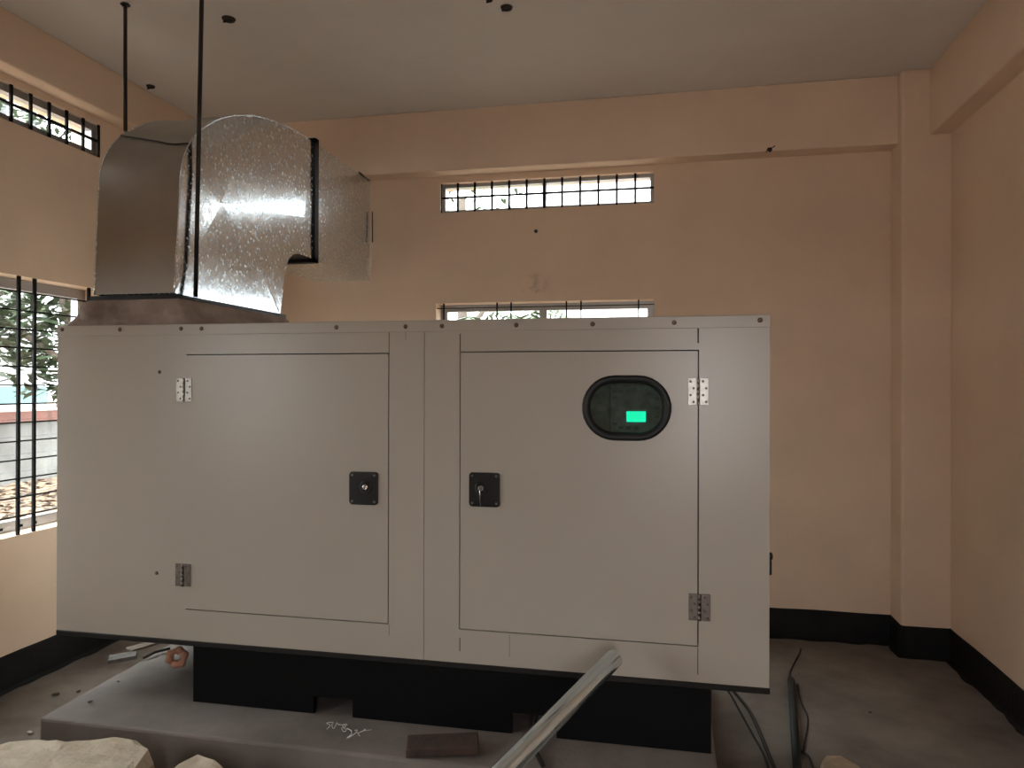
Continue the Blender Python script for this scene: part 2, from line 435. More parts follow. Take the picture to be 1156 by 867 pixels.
# enclosure shell (open front)
bm = new(); t = .03
box(bm, (GX0, GF + .03, GZ0), (GX0 + t, GB, GZ1)); box(bm, (GX1 - t, GF + .03, GZ0), (GX1, GB, GZ1))
box(bm, (GX0 + t, GB - t, GZ0), (GX1 - t, GB, GZ1)); box(bm, (GX0 + t, GF + .03, GZ0), (GX1 - t, GB - t, GZ0 + t))
link('enclosure', bm, M['cream'], gen)
bm = new(); box(bm, (GX0 + t + .001, GF + .12, GZ0 + t), (GX1 - t - .001, GF + .13, GZ1 - t)); link('gap_shade_sheet', bm, M['inner'], gen)  # dark sheet added behind the panels so the door gaps read black
# roof
bm = new(); bbox(bm, (GX0 - .002, GF - .002, GZ1 - .006), (GX1 + .002, GB + .004, GZ1 + .002), .002); link('roof_panel', bm, M['cream'], gen)
LD = (-2.066, -1.119, h(-.990), h(.1315)); RD = (-.806, .1325, h(-.990), h(.1350))
XM = -.9605
def rect(x0, x1, z0, z1): return [(x0, z0), (x1, z0), (x1, z1), (x0, z1)]
g = .0046
def slit(bm, x, z0, z1, wd=.0042):
    box(bm, (x - wd / 2, GF - .0004, z0), (x + wd / 2, GF + .006, z1), 1)
bm = new(); plate_holes(bm, rect(GX0, XM - .0022, GZ0, GZ1 - .007), [rect(LD[0], LD[1] + g, LD[2] - g, LD[3] + g)], 1, GF, GF + .03)
slit(bm, -1.116, h(.136), h(.222), .003); slit(bm, -1.043, h(.19), h(.222), .0016); slit(bm, -1.112, h(-1.04), h(-.995), .0015)
link('left_panel', bm, [M['cream'], M['gap']], gen)
bm = new(); plate_holes(bm, rect(XM, GX1, GZ0, GZ1 - .007), [rect(RD[0] - g, RD[1] + g, RD[2] - g, RD[3] + g)], 1, GF, GF + .03)
slit(bm, -.809, h(.14), h(.212)); slit(bm, .1335, h(.165), h(.228), .0055); slit(bm, -.807, h(-1.083), h(-1.028), .0035); slit(bm, .1345, h(-1.10), h(-.998), .003); slit(bm, -.60, h(-1.09), h(-1.0), .0014)
link('right_panel', bm, [M['cream'], M['gap']], gen)
# folded top rail with the row of screws
bm = new(); bbox(bm, (GX0 - .002, GF - .0035, GZ1 - .046), (GX1 + .002, GF + .001, GZ1), .0015); link('top_rail', bm, M['cream'], gen)
def screw(x, z, r=.0095, y=GF - .0035, parent=gen, m='screw'):
    bm = new(); lathe(bm, (x, y + .001, z), (0, -1, 0), [(r * 1.05, 0), (r, .002), (r * .8, .005), (r * .35, .0065), (r * .3, .0045)], 12)
    return link('screw', bm, M[m], parent)
for x, z in ((-2.708, .2535), (-2.403, .250), (-2.091, .250), (-1.99, .249), (-1.351, .2455), (-1.043, .2445), (-.886, .2445), (-.575, .244), (-.269, .2435), (.044, .245), (.359, .249)):
    screw(x, h(z))
screw(-2.202, h(.058), .0085, GF); screw(-2.212, h(-.841), .0085, GF)
# dark strip under the skin
bm = new(); bbox(bm, (GX0 - .003, GF - .002, GZ0 - .024), (GX1 + .003, GB, GZ0 - .0005), .003); link('bottom_strip', bm, M['lip'], gen)

def lock_plate( cx, cz, w_, h_, side):
    bm = new(); prism(bm, roundrect(cx - w_ / 2, cx + w_ / 2, cz - h_ / 2, cz + h_ / 2, .012), 1, GF - .012, GF - .0005)
    es = [e for e in bm.edges if abs(e.verts[0].co.y - (GF - .012)) < 1e-6 and abs(e.verts[1].co.y - (GF - .012)) < 1e-6]
    bmesh.ops.bevel(bm, geom=es, offset=.004, segments=3, profile=.5, affect='EDGES')
    p = link('lock', bm, M['plast'], gen)
    # raised bowl round the barrel
    bm = new(); bx_ = cx + side * .012
    lathe(bm, (bx_, GF - .0115, cz + .006), (0, -1, 0), [(.027, 0), (.027, .002), (.024, .005), (.020, .005), (.018, .001), (.0165, .001)], 24)
    link('lock_ring', bm, M['plast'], p)
    bm = new(); lathe(bm, (bx_, GF - .0125, cz + .006), (0, -1, 0), [(.0125, 0), (.0125, .008), (.0108, .010), (.005, .0104), (.0045, .007)], 20)
    link('lock_barrel', bm, M['darksteel' if side < 0 else 'chrome'], p)
    for sx in (-1, 1):
        for sz in (-1, 1):
            bm = new(); lathe(bm, (cx + sx * (w_ / 2 - .013), GF - .0115, cz + sz * (h_ / 2 - .014)), (0, -1, 0), [(.0055, 0), (.005, .002), (.003, .003)], 10)
            link('screw', bm, M['darksteel'], p)
    return p, bx_

def hinge(cx, cz, w_, h_, m):
    bm = new(); y0, y1 = GF - .0045, GF - .0004
    for s in (-1, 1):
        a, b = sorted((cx + s * .0058, cx + s * w_ / 2))
        bbox(bm, (a, y0, cz - h_ / 2), (b, y1, cz + h_ / 2), .001)
    hg = link('hinge', bm, M[m], gen)
    bm = new()
    for k in range(5):
        z0 = cz - h_ / 2 + h_ * k / 5 + .0008; z1 = cz - h_ / 2 + h_ * (k + 1) / 5 - .0008
        lathe(bm, (cx, GF - .0065, z0), (0, 0, 1), [(.0058, 0), (.0058, z1 - z0)], 12)
    link('knuckle', bm, M[m], hg)
    for s in (-1, 1):
        for k in range(4):
            x = cx + s * (w_ / 2) * (.76 if (k % 2) == (0 if s > 0 else 1) else .46)
            bm = new(); lathe(bm, (x, y0 + .0005, cz - h_ / 2 + h_ * (k + .5) / 4), (0, -1, 0), [(.0046, 0), (.0046, .0010), (.002, .0013)], 10)
            link('screw', bm, M['screw'], hg)

def door(name, D, holes=()):
    bm = new()
    plate_holes(bm, rect(D[0], D[1], D[2], D[3]), list(holes), 1, GF - .0006, GF + .026)
    return link(name, bm, M['cream'], gen)
ld = door('door', LD)
p, _ = lock_plate(-1.2245, h(-.4305), .125, .138, 1)
hinge(-2.0755, h(-.021), .076, .104, 'steel')
hinge(-2.078, h(-.8415), .076, .100, 'darksteel')

OC = (-.1375, h(-.085)); OW, OH = .344, .254
rd = door('door', RD, [stadium(OC[0], OC[1], OW - .055, OH - .055)])
p, bx_ = lock_plate(-.7035, h(-.420), .127, .138, -1)
bm = new(); tube(bm, [(bx_ - .002, GF - .021, h(-.414)), (bx_ - .003, GF - .026, h(-.424)), (bx_ - .002, GF - .024, h(-.455)), (bx_ - .001, GF - .020, h(-.484))], .0016, 6)
link('key_chain', bm, M['chrome'], p)
hinge(.1345, h(-.0205), .076, .104, 'steel')
hinge(.140, h(-.843), .080, .102, 'darksteel')
# oval inspection window
iw = None
bm = new(); N = 15
prof = [(0, 0), (-.0005, -.006), (.003, -.011), (.008, -.0135), (.016, -.0135), (.024, -.010), (.030, -.004), (.031, .010)]   # inset, y
rings = []
for ins, y in prof:
    rings.append([bm.verts.new((x, GF - .0006 + y, z)) for x, z in stadium(OC[0], OC[1], OW - 2 * ins, OH - 2 * ins, N)])
for A, B in zip(rings, rings[1:]):
    for k in range(len(A)):
        f = bm.faces.new((A[k], A[(k + 1) % len(A)], B[(k + 1) % len(A)], B[k])); f.smooth = True
iw = link('inspection_window', bm, M['rubber'], gen)
iw['label'] = 'black rubber framed oval inspection window'
bm = new(); prism(bm, stadium(OC[0], OC[1], OW - .058, OH - .058), 1, GF + .004, GF + .007); link('glass', bm, M['darkglass'], iw)
# controller behind the glass
ctl = None
bm = new(); box(bm, (OC[0] - .19, GF + .050, OC[1] - .14), (OC[0] + .19, GF + .058, OC[1] + .14))
bbox(bm, (-.205, GF + .036, h(-.185)), (.0, GF + .051, h(.005)), .004)
ctl = link('controller', bm, M['panel'], gen)
bm = new(); bbox(bm, (-.1385, GF + .0345, h(-.141)), (-.0635, GF + .0365, h(-.099)), .0008); link('display', bm, M['lcd'], ctl)
bm = new(); bbox(bm, (-.258, GF + .043, h(-.103)), (-.216, GF + .052, h(-.070)), .003); link('switch', bm, M['panel2'], ctl)
bm = new(); lathe(bm, (-.056, GF + .0362, h(-.176)), (0, -1, 0), [(.0022, 0), (.0018, .001)], 8); link('indicator', bm, M['led'], ctl)
M['button'] = mat('dark_green_button', (.06, .10, .09), .4)
for x, z in ((-.185, -.02), (-.16, -.02), (-.13, -.02), (-.185, -.045), (-.05, -.03), (-.02, -.05), (-.02, -.085), (-.02, -.12), (-.185, -.15), (-.16, -.165), (-.13, -.165), (-.10, -.165)):
    bm = new(); bbox(bm, (x - .009, GF + .0335, h(z) - .006), (x + .009, GF + .0365, h(z) + .006), .001); link('button', bm, M['button'], ctl)
bm = new(); plate_holes(bm, rect(-.1475, -.0545, h(-.150), h(-.090)), [rect(-.1395, -.0625, h(-.142), h(-.098))], 1, GF + .030, GF + .0365); link('glow_rim', bm, M['panel'], ctl)  # rim added round the display to catch its green glow
# latch on the right-hand end
bm = new(); bbox(bm, (GX1, 3.00, h(-.735)), (GX1 + .012, 3.06, h(-.65)), .003)
bbox(bm, (GX1 + .010, 3.015, h(-.745)), (GX1 + .030, 3.045, h(-.685)), .005, 2)
lathe(bm, (GX1 + .012, 3.03, h(-.672)), (1, 0, 0), [(.016, 0), (.016, .018), (.010, .022)], 14)
link('side_latch', bm, M['plast'], gen)
# skid with fork pockets
z0, z1 = h(-1.42), GZ0 - .024
S0, S1 = -2.06, .187
bm = new()
prism(bm, [(S0, z0), (-1.475, z0), (-1.475, z0 + .075), (-1.295, z0 + .075), (-1.295, z0), (-.60, z0), (-.60, z0 + .085), (-.415, z0 + .085), (-.415, z0), (S1, z0), (S1, z1), (S0, z1)], 1, 2.915, 2.935)
link('skid_rail', bm, M['black'], gen)
bm = new()
prism(bm, [(S0, z0), (-1.475, z0), (-1.475, z0 + .075), (-1.295, z0 + .075), (-1.295, z0), (-.60, z0), (-.60, z0 + .085), (-.415, z0 + .085), (-.415, z0), (S1, z0), (S1, z1), (S0, z1)], 1, 3.90, 3.92)
link('skid_rail', bm, M['black'], gen)
bm = new()
for a, b in ((S0, S0 + .02), (S1 - .02, S1)): box(bm, (a, 2.935, z0), (b, 3.90, z1))
box(bm, (S0 + .02, 2.935, z0 + .10), (S1 - .02, 3.90, z0 + .12))
link('skid_frame', bm, M['black'], gen)

# ------------------------------------------------------------------ galvanised air duct
DX0, DX1 = -2.60, -2.166
duct = tag(empty('air_duct', (-2.38, 3.4, h(.27))), 'curved galvanised sheet metal exhaust duct from the generator top into the back wall', 'duct')
outer = catmull([(2.936, .42), (2.944, .62), (2.955, .82), (2.968, 1.00), (3.02, 1.125), (3.117, 1.231), (3.274, 1.339), (3.47, 1.424), (3.689, 1.484), (3.986, 1.522), (4.235, 1.532)], 4)
inner = catmull([(4.235, .797), (4.13, .797), (4.035, .793), (3.969, .768), (3.928, .722), (3.903, .647), (3.89, .53), (3.876, .398)], 4)
def off_outer(p):
    # the rim of the side sheets is slightly buckled: in at the foot, out at the shoulder
    y, z = p
    if z < 1.03: return -.013 + .013 * (z - .42) / .61
    if y < 3.53: return .010 * (y - 2.97) / .56
    return .010 - .004 * (y - 3.53) / .7
# right cheek: cross-broken flat sheet, each facet with its own slight tilt
def cheek(x, sgn, k_=1):
    bm = new(); V = {}
    def at(p, d):
        k = (round(p[0], 4), round(p[1], 4))
        if k not in V: V[k] = bm.verts.new((x + sgn * d, p[0], h(p[1])))
        return V[k]
    o = outer; n = len(o)
    near = lambda val, q: min(range(n), key=lambda i: abs(o[i][q] - val))
    iAT, iB, iCT = near(3.53, 0), near(1.03, 1), near(3.69, 0)
    iT = 12; PAB = (3.251, .903); CB = (4.116, 1.03); PM = (3.62, .66)
    D = {PAB: .018, CB: .012, PM: .004}
    def off(p):
        if p in D: return D[p]
        if p in inner: return -.013 if p[1] < .45 else (-.012 + .02 * (p[1] - .45) / .35)
        return off_outer(p)
    def face(*ps):
        if len(set(ps)) == len(ps): bm.faces.new([at(p, off(p) * k_) for p in ps])
    def fan(c, ring):
        for a, b in zip(ring, ring[1:]): face(c, a, b)
    fan(PAB, o[0:iB + 1]); fan(PAB, o[iB:iAT + 1])
    face(PAB, o[iAT], CB); fan(CB, o[iAT:]); face(CB, o[-1], inner[0])
    fan(CB, inner[0:iT + 1]); face(PAB, CB, PM); face(PM, CB, inner[iT]); fan(PM, inner[iT:])
    face(PAB, PM, inner[-1]); face(PAB, inner[-1], o[0])
    bmesh.ops.recalc_face_normals(bm, faces=bm.faces)
    r = bmesh.ops.extrude_face_region(bm, geom=list(bm.faces))
    bmesh.ops.translate(bm, verts=[v for v in r['geom'] if isinstance(v, bmesh.types.BMVert)], vec=(-sgn * .0015, 0, 0))
    return bm
ob = link('cheek', cheek(DX1, 1), M['galv'], duct, smooth=False)
ob['label'] = 'bright cross-creased side sheet'
link('cheek', cheek(DX0, -1, 0), M['galv'], duct, smooth=False)
def skin(profile, name, mtl, off):
    bm = new(); prev = None
    for p in profile:
        y, z = p
        cur = [bm.verts.new((xx, y, h(z))) for xx in (DX0, (DX0 + DX1) / 2, DX1 + off(p))]
        if prev:
            for k in range(2):
                f = bm.faces.new((prev[k], prev[k + 1], cur[k + 1], cur[k])); f.smooth = True
        prev = cur
    return link(name, bm, mtl, duct)
skin(outer[:17], 'front_sheet', M['galvshade'], off_outer)
skin(outer[16:], 'top_sheet', M['galvshade'], off_outer)
skin(inner, 'throat_sheet', M['angle'], lambda p: -.013 if p[1] < .45 else (-.012 + .02 * (p[1] - .45) / .35))  # near-black colour stands in for the shade under the throat
# seam where front sheet meets the curved one
def on_outer(y):
    for (ya, za), (yb, zb_) in zip(outer, outer[1:]):
        if ya <= y <= yb: return za + (zb_ - za) * (y - ya) / (yb - ya)
bm = new(); sp_ = []
for k in range(13):
    t_ = k / 12; y = 3.105 - .085 * min(1, t_ * 1.25) ** .8
    sp_.append((DX0 + (DX1 - DX0) * t_, y - .003, h(on_outer(y)) + .003))
tube(bm, sp_, .0035, 6)
link('seam', bm, M['rod'], duct)
# corner seams of the elbow
for x in (DX0, DX1):
    bm = new(); tube(bm, [(x + (off_outer((y, z)) if x == DX1 else 0), y, h(z)) for y, z in outer], .004, 6); link('corner_seam', bm, M['galv'], duct)
# flange between elbow and wall piece
bm = new()
a, b = 4.235, 4.285; q = .022
box(bm, (DX1 - .01, a, h(.775)), (DX1 + q, b, h(1.560))); box(bm, (DX0 - q, a, h(.775)), (DX0 + .01, b, h(1.560)))
box(bm, (DX0 - q, a, h(1.528)), (DX1 + q, b, h(1.560))); box(bm, (DX0 - q, a, h(.775)), (DX1 + q, b, h(.803)))
link('flange', bm, M['angle'], duct)
# wall piece
bm = new(); zt, zb = 1.545, .793
ring0 = [(DX0, zb), (DX1, zb), (DX1, zt), (DX0, zt)]
A = [bm.verts.new((x, b, h(z))) for x, z in ring0]
B = [bm.verts.new((x, 5.162, h(z))) for x, z in [(DX0, .795), (DX1 + .001, .79), (DX1 + .001, 1.54), (DX0, 1.54)]]
for k in range(4): bm.faces.new((A[k], A[(k + 1) % 4], B[(k + 1) % 4], B[k]))
link('wall_collar', bm, M['galv'], duct)
bm = new()
tube(bm, [(DX1 + .004, 4.95, h(1.548)), (DX1 + .004, 5.155, h(1.545))], .006, 6); link('sealant_bead', bm, M['rod'], duct)
bm = new(); tube(bm, [(DX1 + .022, 5.158, h(1.31)), (DX1 + .024, 5.158, h(1.08))], .004, 5)
link('sealant_bead', bm, M['rod'], duct)
# angle iron at the foot
bm = new(); fz0, fz1 = h(.392), h(.412)
box(bm, (DX0 - .012, 2.920, fz0), (DX1 + .012, 2.945, fz1)); box(bm, (DX0 - .012, 3.87, fz0), (DX1 + .012, 3.895, fz1))
box(bm, (DX0 - .012, 2.945, fz0), (DX0 + .012, 3.87, fz1)); box(bm, (DX1 - .012, 2.945, fz0), (DX1 + .012, 3.87, fz1))
link('foot_frame', bm, M['angle'], duct)
# canvas connector flaring down to the generator roof
bm = new(); rows = 9
top = [(DX0 - .008, 2.926), (DX1 + .008, 2.926), (DX1 + .008, 3.889), (DX0 - .008, 3.889)]
bot = [(-2.725, 2.905), (-2.08, 2.905), (-2.08, 3.96), (-2.725, 3.96)]
def loop(c, n):
    o = []
    for i in range(4):
        for k in range(n): o.append((c[i][0] + (c[(i + 1) % 4][0] - c[i][0]) * k / n, c[i][1] + (c[(i + 1) % 4][1] - c[i][1]) * k / n))
    return o
T, Bm = loop(top, 26), loop(bot, 26); prev = None
for r in range(rows):
    f = r / (rows - 1); cur = []
    for i in range(len(T)):
        ff = f ** .75
        x = T[i][0] + (Bm[i][0] - T[i][0]) * ff; y = T[i][1] + (Bm[i][1] - T[i][1]) * ff
        z = h(.398) + (GZ1 + .003 - h(.398)) * f
        k = math.sin(math.pi * f)
        d = (noise.noise((x * 9, y * 9, z * 14)) * .040 + noise.noise((x * 25, y * 25, z * 20)) * .016) * k
        cx, cy = -2.39, 3.42
        nx, ny = (x - cx), (y - cy); l = math.hypot(nx, ny)
        ox, oy = nx / l * d, ny / l * d
        if y < 3.0: oy -= abs(d) * .3
        cur.append(bm.verts.new((x + ox, max(y + oy, GF + .012), z + (noise.noise((x * 12, y * 12, 2)) * .006 if 0 < r < rows - 1 else 0))))
    if prev:
        for i in range(len(T)):
            q = bm.faces.new((prev[i], prev[(i + 1) % len(T)], cur[(i + 1) % len(T)], cur[i])); q.smooth = True
    prev = cur
cv = link('canvas_connector', bm, M['canvas'], duct); cv['label'] = 'wrinkled brown canvas connector'

# hanger rods
def rod(name, a, b, r, label, plate=True):
    bm = new(); tube(bm, [a, b], r, 10)
    o = tag(link(name, bm, M['rod']), label, 'rod', 'duct hanger rods')
    if plate:
        bm = new(); lathe(bm, (a[0], a[1], ZC - .012), (0, 0, 1), [(.024, 0), (.024, .006), (.016, .011)], 6); link('anchor_nut', bm, M['rod'], o)
    return o
rod('hanger_rod', (-2.735, 3.29, ZC), (-2.632, 3.17, h(1.27)), .0095, 'left dark hanger rod from the ceiling to the far shoulder of the duct')
rod('hanger_rod', (-2.138, 3.075, ZC), (-2.140, 3.035, h(.412)), .0105, 'thick dark rod from the ceiling down to the duct foot frame')

# ------------------------------------------------------------------ ceiling and wall fittings
def fanbox(x, y, label, group, r=.032, w2=1.0):
    bm = new(); lathe(bm, (x, y, ZC), (0, 0, -1), [(r * 1.15, 0), (r * 1.1, .004), (r, .010), (r * .8, .012), (r * .7, .004), (r * .3, .004)], 18)
    o = tag(link('junction_box', bm, M['chip']), label, 'junction box', group)
    bm = new(); tube(bm, catmull([(x - r * .4, y, ZC - .005), (x - r * .8, y - .01, ZC - .022), (x + r * .3, y - .02, ZC - .026), (x + r * .9, y - .01, ZC - .018)], 4), .003, 6)
    link('wire', bm, M['cable'], o)
fanbox(-2.301, 3.54, 'dark round ceiling box beside the thick hanger rod', None)
fanbox(-.802, 3.72, 'dark ceiling box above the back window with loose wires', None, .028)
fanbox(-.872, 3.625, 'small dark fitting at the very top edge of the photo', None, .016)
fanbox(-3.326, 4.236, 'small dark ceiling fitting near the far left beam', None, .024)
bm = new(); lathe(bm, (.688, 5.019, h(1.553)), (0, -1, 0), [(.015, 0), (.015, .004), (.010, .008), (.008, .002)], 14)
o = tag(link('wire_outlet', bm, M['chip']), 'small dark wire outlet on the beam edge at upper right', 'wire outlet')
bm = new()
for s in (-1, .2, 1): tube(bm, catmull([(.688, 5.012, h(1.553)), (.688 + s * .012, 4.995, h(1.56)), (.688 + s * .028, 4.985, h(1.548 + .02 * s))], 4), .003, 6)
link('wire', bm, M['cable'], o)
bm = new(); lathe(bm, (-.894, YB, h(1.114)), (0, -1, 0), [(.014, 0), (.013, .005), (.008, .006), (.007, .002)], 14)
tag(link('wall_plug', bm, M['chip']), 'small dark plug in the peach wall below the high window', 'wall plug')

# ------------------------------------------------------------------ pipe leaning on the generator
tip = Vector((-.178, 2.69, h(-1.005))); low = Vector((-.469, 2.19, h(-1.178)))
d = (tip - low).normalized(); foot = tip + d * ((tip.z - .034) / -d.z)
end = tip + d * .02
bm = new()
R_, r_ = .0335, .029
axis = (end - foot); Lg = axis.length
lathe(bm, (0, 0, 0), (0, 0, 1), [(r_, .02), (r_, 0), (R_, 0), (R_, Lg - .006), (R_ - .003, Lg), (r_, Lg), (r_, Lg - .10)], 32)
me = link('steel_pipe', bm, M['galvpipe'], loc=(1e-9, 0, 0))
me.location = foot; me.rotation_euler = Vector(axis).to_track_quat('Z', 'Y').to_euler()
tag(me, 'shiny galvanised steel pipe slanting up across the generator base', 'pipe')

# ------------------------------------------------------------------ rubble, brick, scraps
def chunk(name, outline, ztop, zbot, seed, rough=.02, taper=.12, mats=('stone', 'stone2')):
    rnd = random.Random(seed); bm = new()
    cx = sum(p[0] for p in outline) / len(outline); cy = sum(p[1] for p in outline) / len(outline)
    n = 0; dense = []
    for i in range(len(outline)):
        a, b = outline[i], outline[(i + 1) % len(outline)]
        m = max(1, int(math.hypot(a[0] - b[0], a[1] - b[1]) / .035))
        for k in range(m): dense.append((a[0] + (b[0] - a[0]) * k / m, a[1] + (b[1] - a[1]) * k / m))
    rings = []
    L = 7
    # top inner rings
    for f in (.35, .7, .93, 1.0):
        rings.append([bm.verts.new((cx + (x - cx) * f, cy + (y - cy) * f, ztop - (.012 if f == 1 else 0) + noise.noise((x * f * 5, y * f * 5, seed)) * rough * .9 + noise.noise((x * f * 19, y * f * 19, seed)) * rough * .35)) for x, y in dense])
    for k in range(1, L):
        f = k / (L - 1); z = ztop - .012 + (zbot - ztop + .012) * f
        row = []
        for x, y in dense:
            dd = noise.noise((x * 8, y * 8, z * 9 + seed)) * rough * 1.3 + noise.noise((x * 22, y * 22, z * 22 + seed)) * rough * .6
            s = 1 + taper * f + dd / .25
            row.append(bm.verts.new((cx + (x - cx) * s, cy + (y - cy) * s, z if k == L - 1 else z + noise.noise((x * 10, y * 10, seed + 9)) * rough * .5)))
        rings.append(row)
    for j, (A, B) in enumerate(zip(rings, rings[1:])):
        for i in range(len(A)):
            f = bm.faces.new((A[i], A[(i + 1) % len(A)], B[(i + 1) % len(A)], B[i])); f.material_index = 0 if j < 4 else 1
    c = bm.verts.new((cx, cy, ztop))
    for i in range(len(dense)): bm.faces.new((c, rings[0][i], rings[0][(i + 1) % len(dense)]))
    bm.faces.new(rings[-1])
    return link(name, bm, [M[m] for m in mats])
s1 = [(-2.60, 2.14), (-2.50, 2.29), (-2.45, 2.335), (-2.388, 2.362), (-2.30, 2.371), (-2.217, 2.373), (-2.145, 2.423), (-2.061, 2.458), (-1.974, 2.448), (-1.885, 2.40), (-1.83, 2.24), (-1.80, 2.10), (-2.05, 1.95), (-2.45, 1.97)]
tag(chunk('plaster_chunk', s1, h(-1.36), .0, 3), 'large pale broken plaster chunk in the lower left foreground', 'rubble')
s2 = [(-1.775, 2.33), (-1.762, 2.40), (-1.725, 2.470), (-1.637, 2.452), (-1.54, 2.40), (-1.47, 2.33), (-1.52, 2.20), (-1.70, 2.19)]
tag(chunk('plaster_chunk', s2, h(-1.41), .0, 11, taper=.05), 'smaller pale plaster chunk right of the large foreground chunk', 'rubble')
s3 = [(.62, 3.10), (.655, 3.17), (.716, 3.185), (.765, 3.12), (.79, 3.03), (.70, 2.98), (.63, 3.0)]
tag(chunk('plaster_chunk', s3, h(-1.50), .0, 21, rough=.012), 'small pale stone at the bottom right beside the dark pipe', 'rubble')
# brick on the plinth edge
PT = h(-1.42) + .004
bm = new(); bbox(bm, (-.14, -.06, 0), (.14, .06, .036), .006, 2)
br = tag(link('brick', bm, M['brick'], loc=(0, 0, 0)), 'dusty dull red brick lying on the front of the plinth', 'brick')
br.location = (-.835, 2.725, PT); br.rotation_euler = (0, 0, math.radians(17))
# crumpled wrap
bm = new(); rnd = random.Random(5); p0 = Vector((-1.345, 2.76, PT + .004)); pts = []
for k in range(34):
    t_ = k / 33; pts.append((p0.x + .19 * t_ + rnd.uniform(-.012, .012), p0.y + .03 * math.sin(t_ * 7) + rnd.uniform(-.015, .015), PT + .005 + abs(math.sin(t_ * 19)) * .024 + rnd.uniform(0, .006)))
tube(bm, catmull(pts, 3), .0017, 5)
tag(link('wire_scrap', bm, M['wrap']), 'small pale tangle of wire on the plinth before the skid', 'scrap')
# scraps left of the skid
bm = new(); box(bm, (-.16, -.035, 0), (.16, .035, .012))
for v in bm.verts:
    if v.co.x > 0: v.co.y *= .55
o = tag(link('board_scrap', bm, M['wood'], bevel=.002), 'broken grey board lying at the far left corner of the plinth', 'board')
o.location = (-2.70, 3.52, h(-1.42) + .008); o.rotation_euler = (0, 0, math.radians(64))
bm = new(); box(bm, (-.06, -.045, 0), (.06, .045, .02))
for v in bm.verts: v.co += Vector((noise.noise(v.co * 9) * .02, noise.noise(v.co * 7 + Vector((3, 0, 0))) * .02, 0))
o = tag(link('tile_scrap', bm, M['tile'], bevel=.003), 'pale broken tile piece at the left edge of the plinth', 'tile')
o.location = (-2.72, 3.27, h(-1.42) + .006); o.rotation_euler = (0, 0, math.radians(40))
bm = new(); tube(bm, [(-.07, 0, .006), (0, .006, .012), (.08, 0, .007)], .007, 6)
o = tag(link('stick', bm, M['chip']), 'short dark stick beside the broken tile on the plinth', 'stick'); o.location = (-2.60, 3.37, h(-1.42) + .006); o.rotation_euler = (0, 0, math.radians(72))
# terracotta curl
bm = new()
pr = [(.030 + .010 * math.sin(i * 1.1), i) for i in range(9)]
tube(bm, [(0.036 * math.cos(a), .012 * math.sin(a * 2), .046 + .034 * math.sin(a)) for a in [2 * math.pi * k / 22 for k in range(22)]], [.017 + .005 * math.sin(k * 1.7) for k in range(22)], 9, closed=True)
o = tag(link('clay_curl', bm, M['terra'], loc=(0, 0, 0)), 'small orange terracotta curl lying beside the left end of the skid', 'scrap')
o.location = (-2.355, 3.20, h(-1.42) + .014); o.rotation_euler = (0, 0, math.radians(20))
# loose chips
def chip(x, y, z, s, label, seed):
    bm = new(); bmesh.ops.create_icosphere(bm, subdivisions=1, radius=1)
    for v in bm.verts: v.co = Vector((v.co.x * s, v.co.y * s * .7, v.co.z * s * .35)) * (1 + noise.noise(v.co * 2 + Vector((seed, 0, 0))) * .5)
    o = tag(link('stone_chip', bm, M['chip'] if seed < 20 else M['pale']), label, 'chip', 'loose chips on the ground'); o.location = (x, y, z); o.rotation_euler = (0, 0, seed)
chip(-2.494, 2.80, PT, .012, 'dark chip on the plinth near its left front corner', 1)
chip(-2.483, 3.317, PT, .020, 'dark chip on the plinth left of the terracotta curl', 2)
chip(-2.535, 3.02, PT, .010, 'small dark chip on the left edge of the plinth', 3)
chip(-3.211, 3.36, .004, .020, 'left dark chip of the pair on the floor by the left wall', 4)
chip(-3.12, 3.42, .004, .016, 'right dark chip of the pair on the floor by the left wall', 5)
chip(-2.98, 2.97, .004, .016, 'pale chip on the floor left of the plinth corner', 25)
chip(1.05, 4.05, .004, .010, 'tiny dark chip on the bare floor at right', 6)

# ------------------------------------------------------------------ cables and conduit on the floor at right
def cable(name, pts, r, label, cat='cable', m='cable'):
    bm = new(); tube(bm, catmull(pts, 6), r, 8); return tag(link(name, bm, M[m]), label, cat)
cable('floor_cable', [(.30, 4.30, .20), (.345, 4.25, .06), (.386, 4.17, .012), (.44, 3.948, .010), (.465, 3.689, .010), (.477, 3.478, .010), (.488, 3.25, .010), (.47, 2.9, .010)], .008, 'thicker dark cable curving over the floor from behind the skid')
cable('floor_cable', [(.25, 4.36, .18), (.31, 4.28, .05), (.365, 4.13, .008), (.402, 3.869, .008), (.428, 3.684, .008), (.455, 3.476, .008), (.46, 3.2, .008), (.44, 2.9, .008)], .005, 'thinner dark cable on the floor next to the skid')
bm = new(); a_, b_ = Vector((.718, 4.37, .019)), Vector((.560, 3.23, .019)); ax = b_ - a_
lathe(bm, a_, ax, [(.012, .02), (.013, 0), (.0185, 0), (.0185, ax.length), (.013, ax.length), (.012, ax.length - .02)], 16)
tag(link('conduit_pipe', bm, M['conduit']), 'dark grey conduit pipe lying on the floor right of the generator', 'pipe')
cable('conduit_wire', [(.716, 4.36, .019), (.725, 4.45, .015), (.745, 4.55, .005), (.80, 4.72, .004), (.85, 4.86, .004), (.872, 4.95, .004)], .004, 'thin wire running from the dark pipe end to the back skirting', 'wire')
cable('floor_wire', [(.752, 4.36, .004), (.735, 4.22, .004), (.726, 4.095, .004), (.728, 3.96, .004), (.717, 3.875, .005), (.69, 3.76, .004), (.658, 3.641, .004), (.640, 3.56, .004)], .0035, 'thin wire winding on the floor right of the dark pipe', 'wire')
cable('wire_offcut', [(.632, 3.555, .005), (.650, 3.50, .012), (.652, 3.42, .006), (.66, 3.33, .005)], .0055, 'short curved wire offcut at the bottom right of the floor', 'wire')
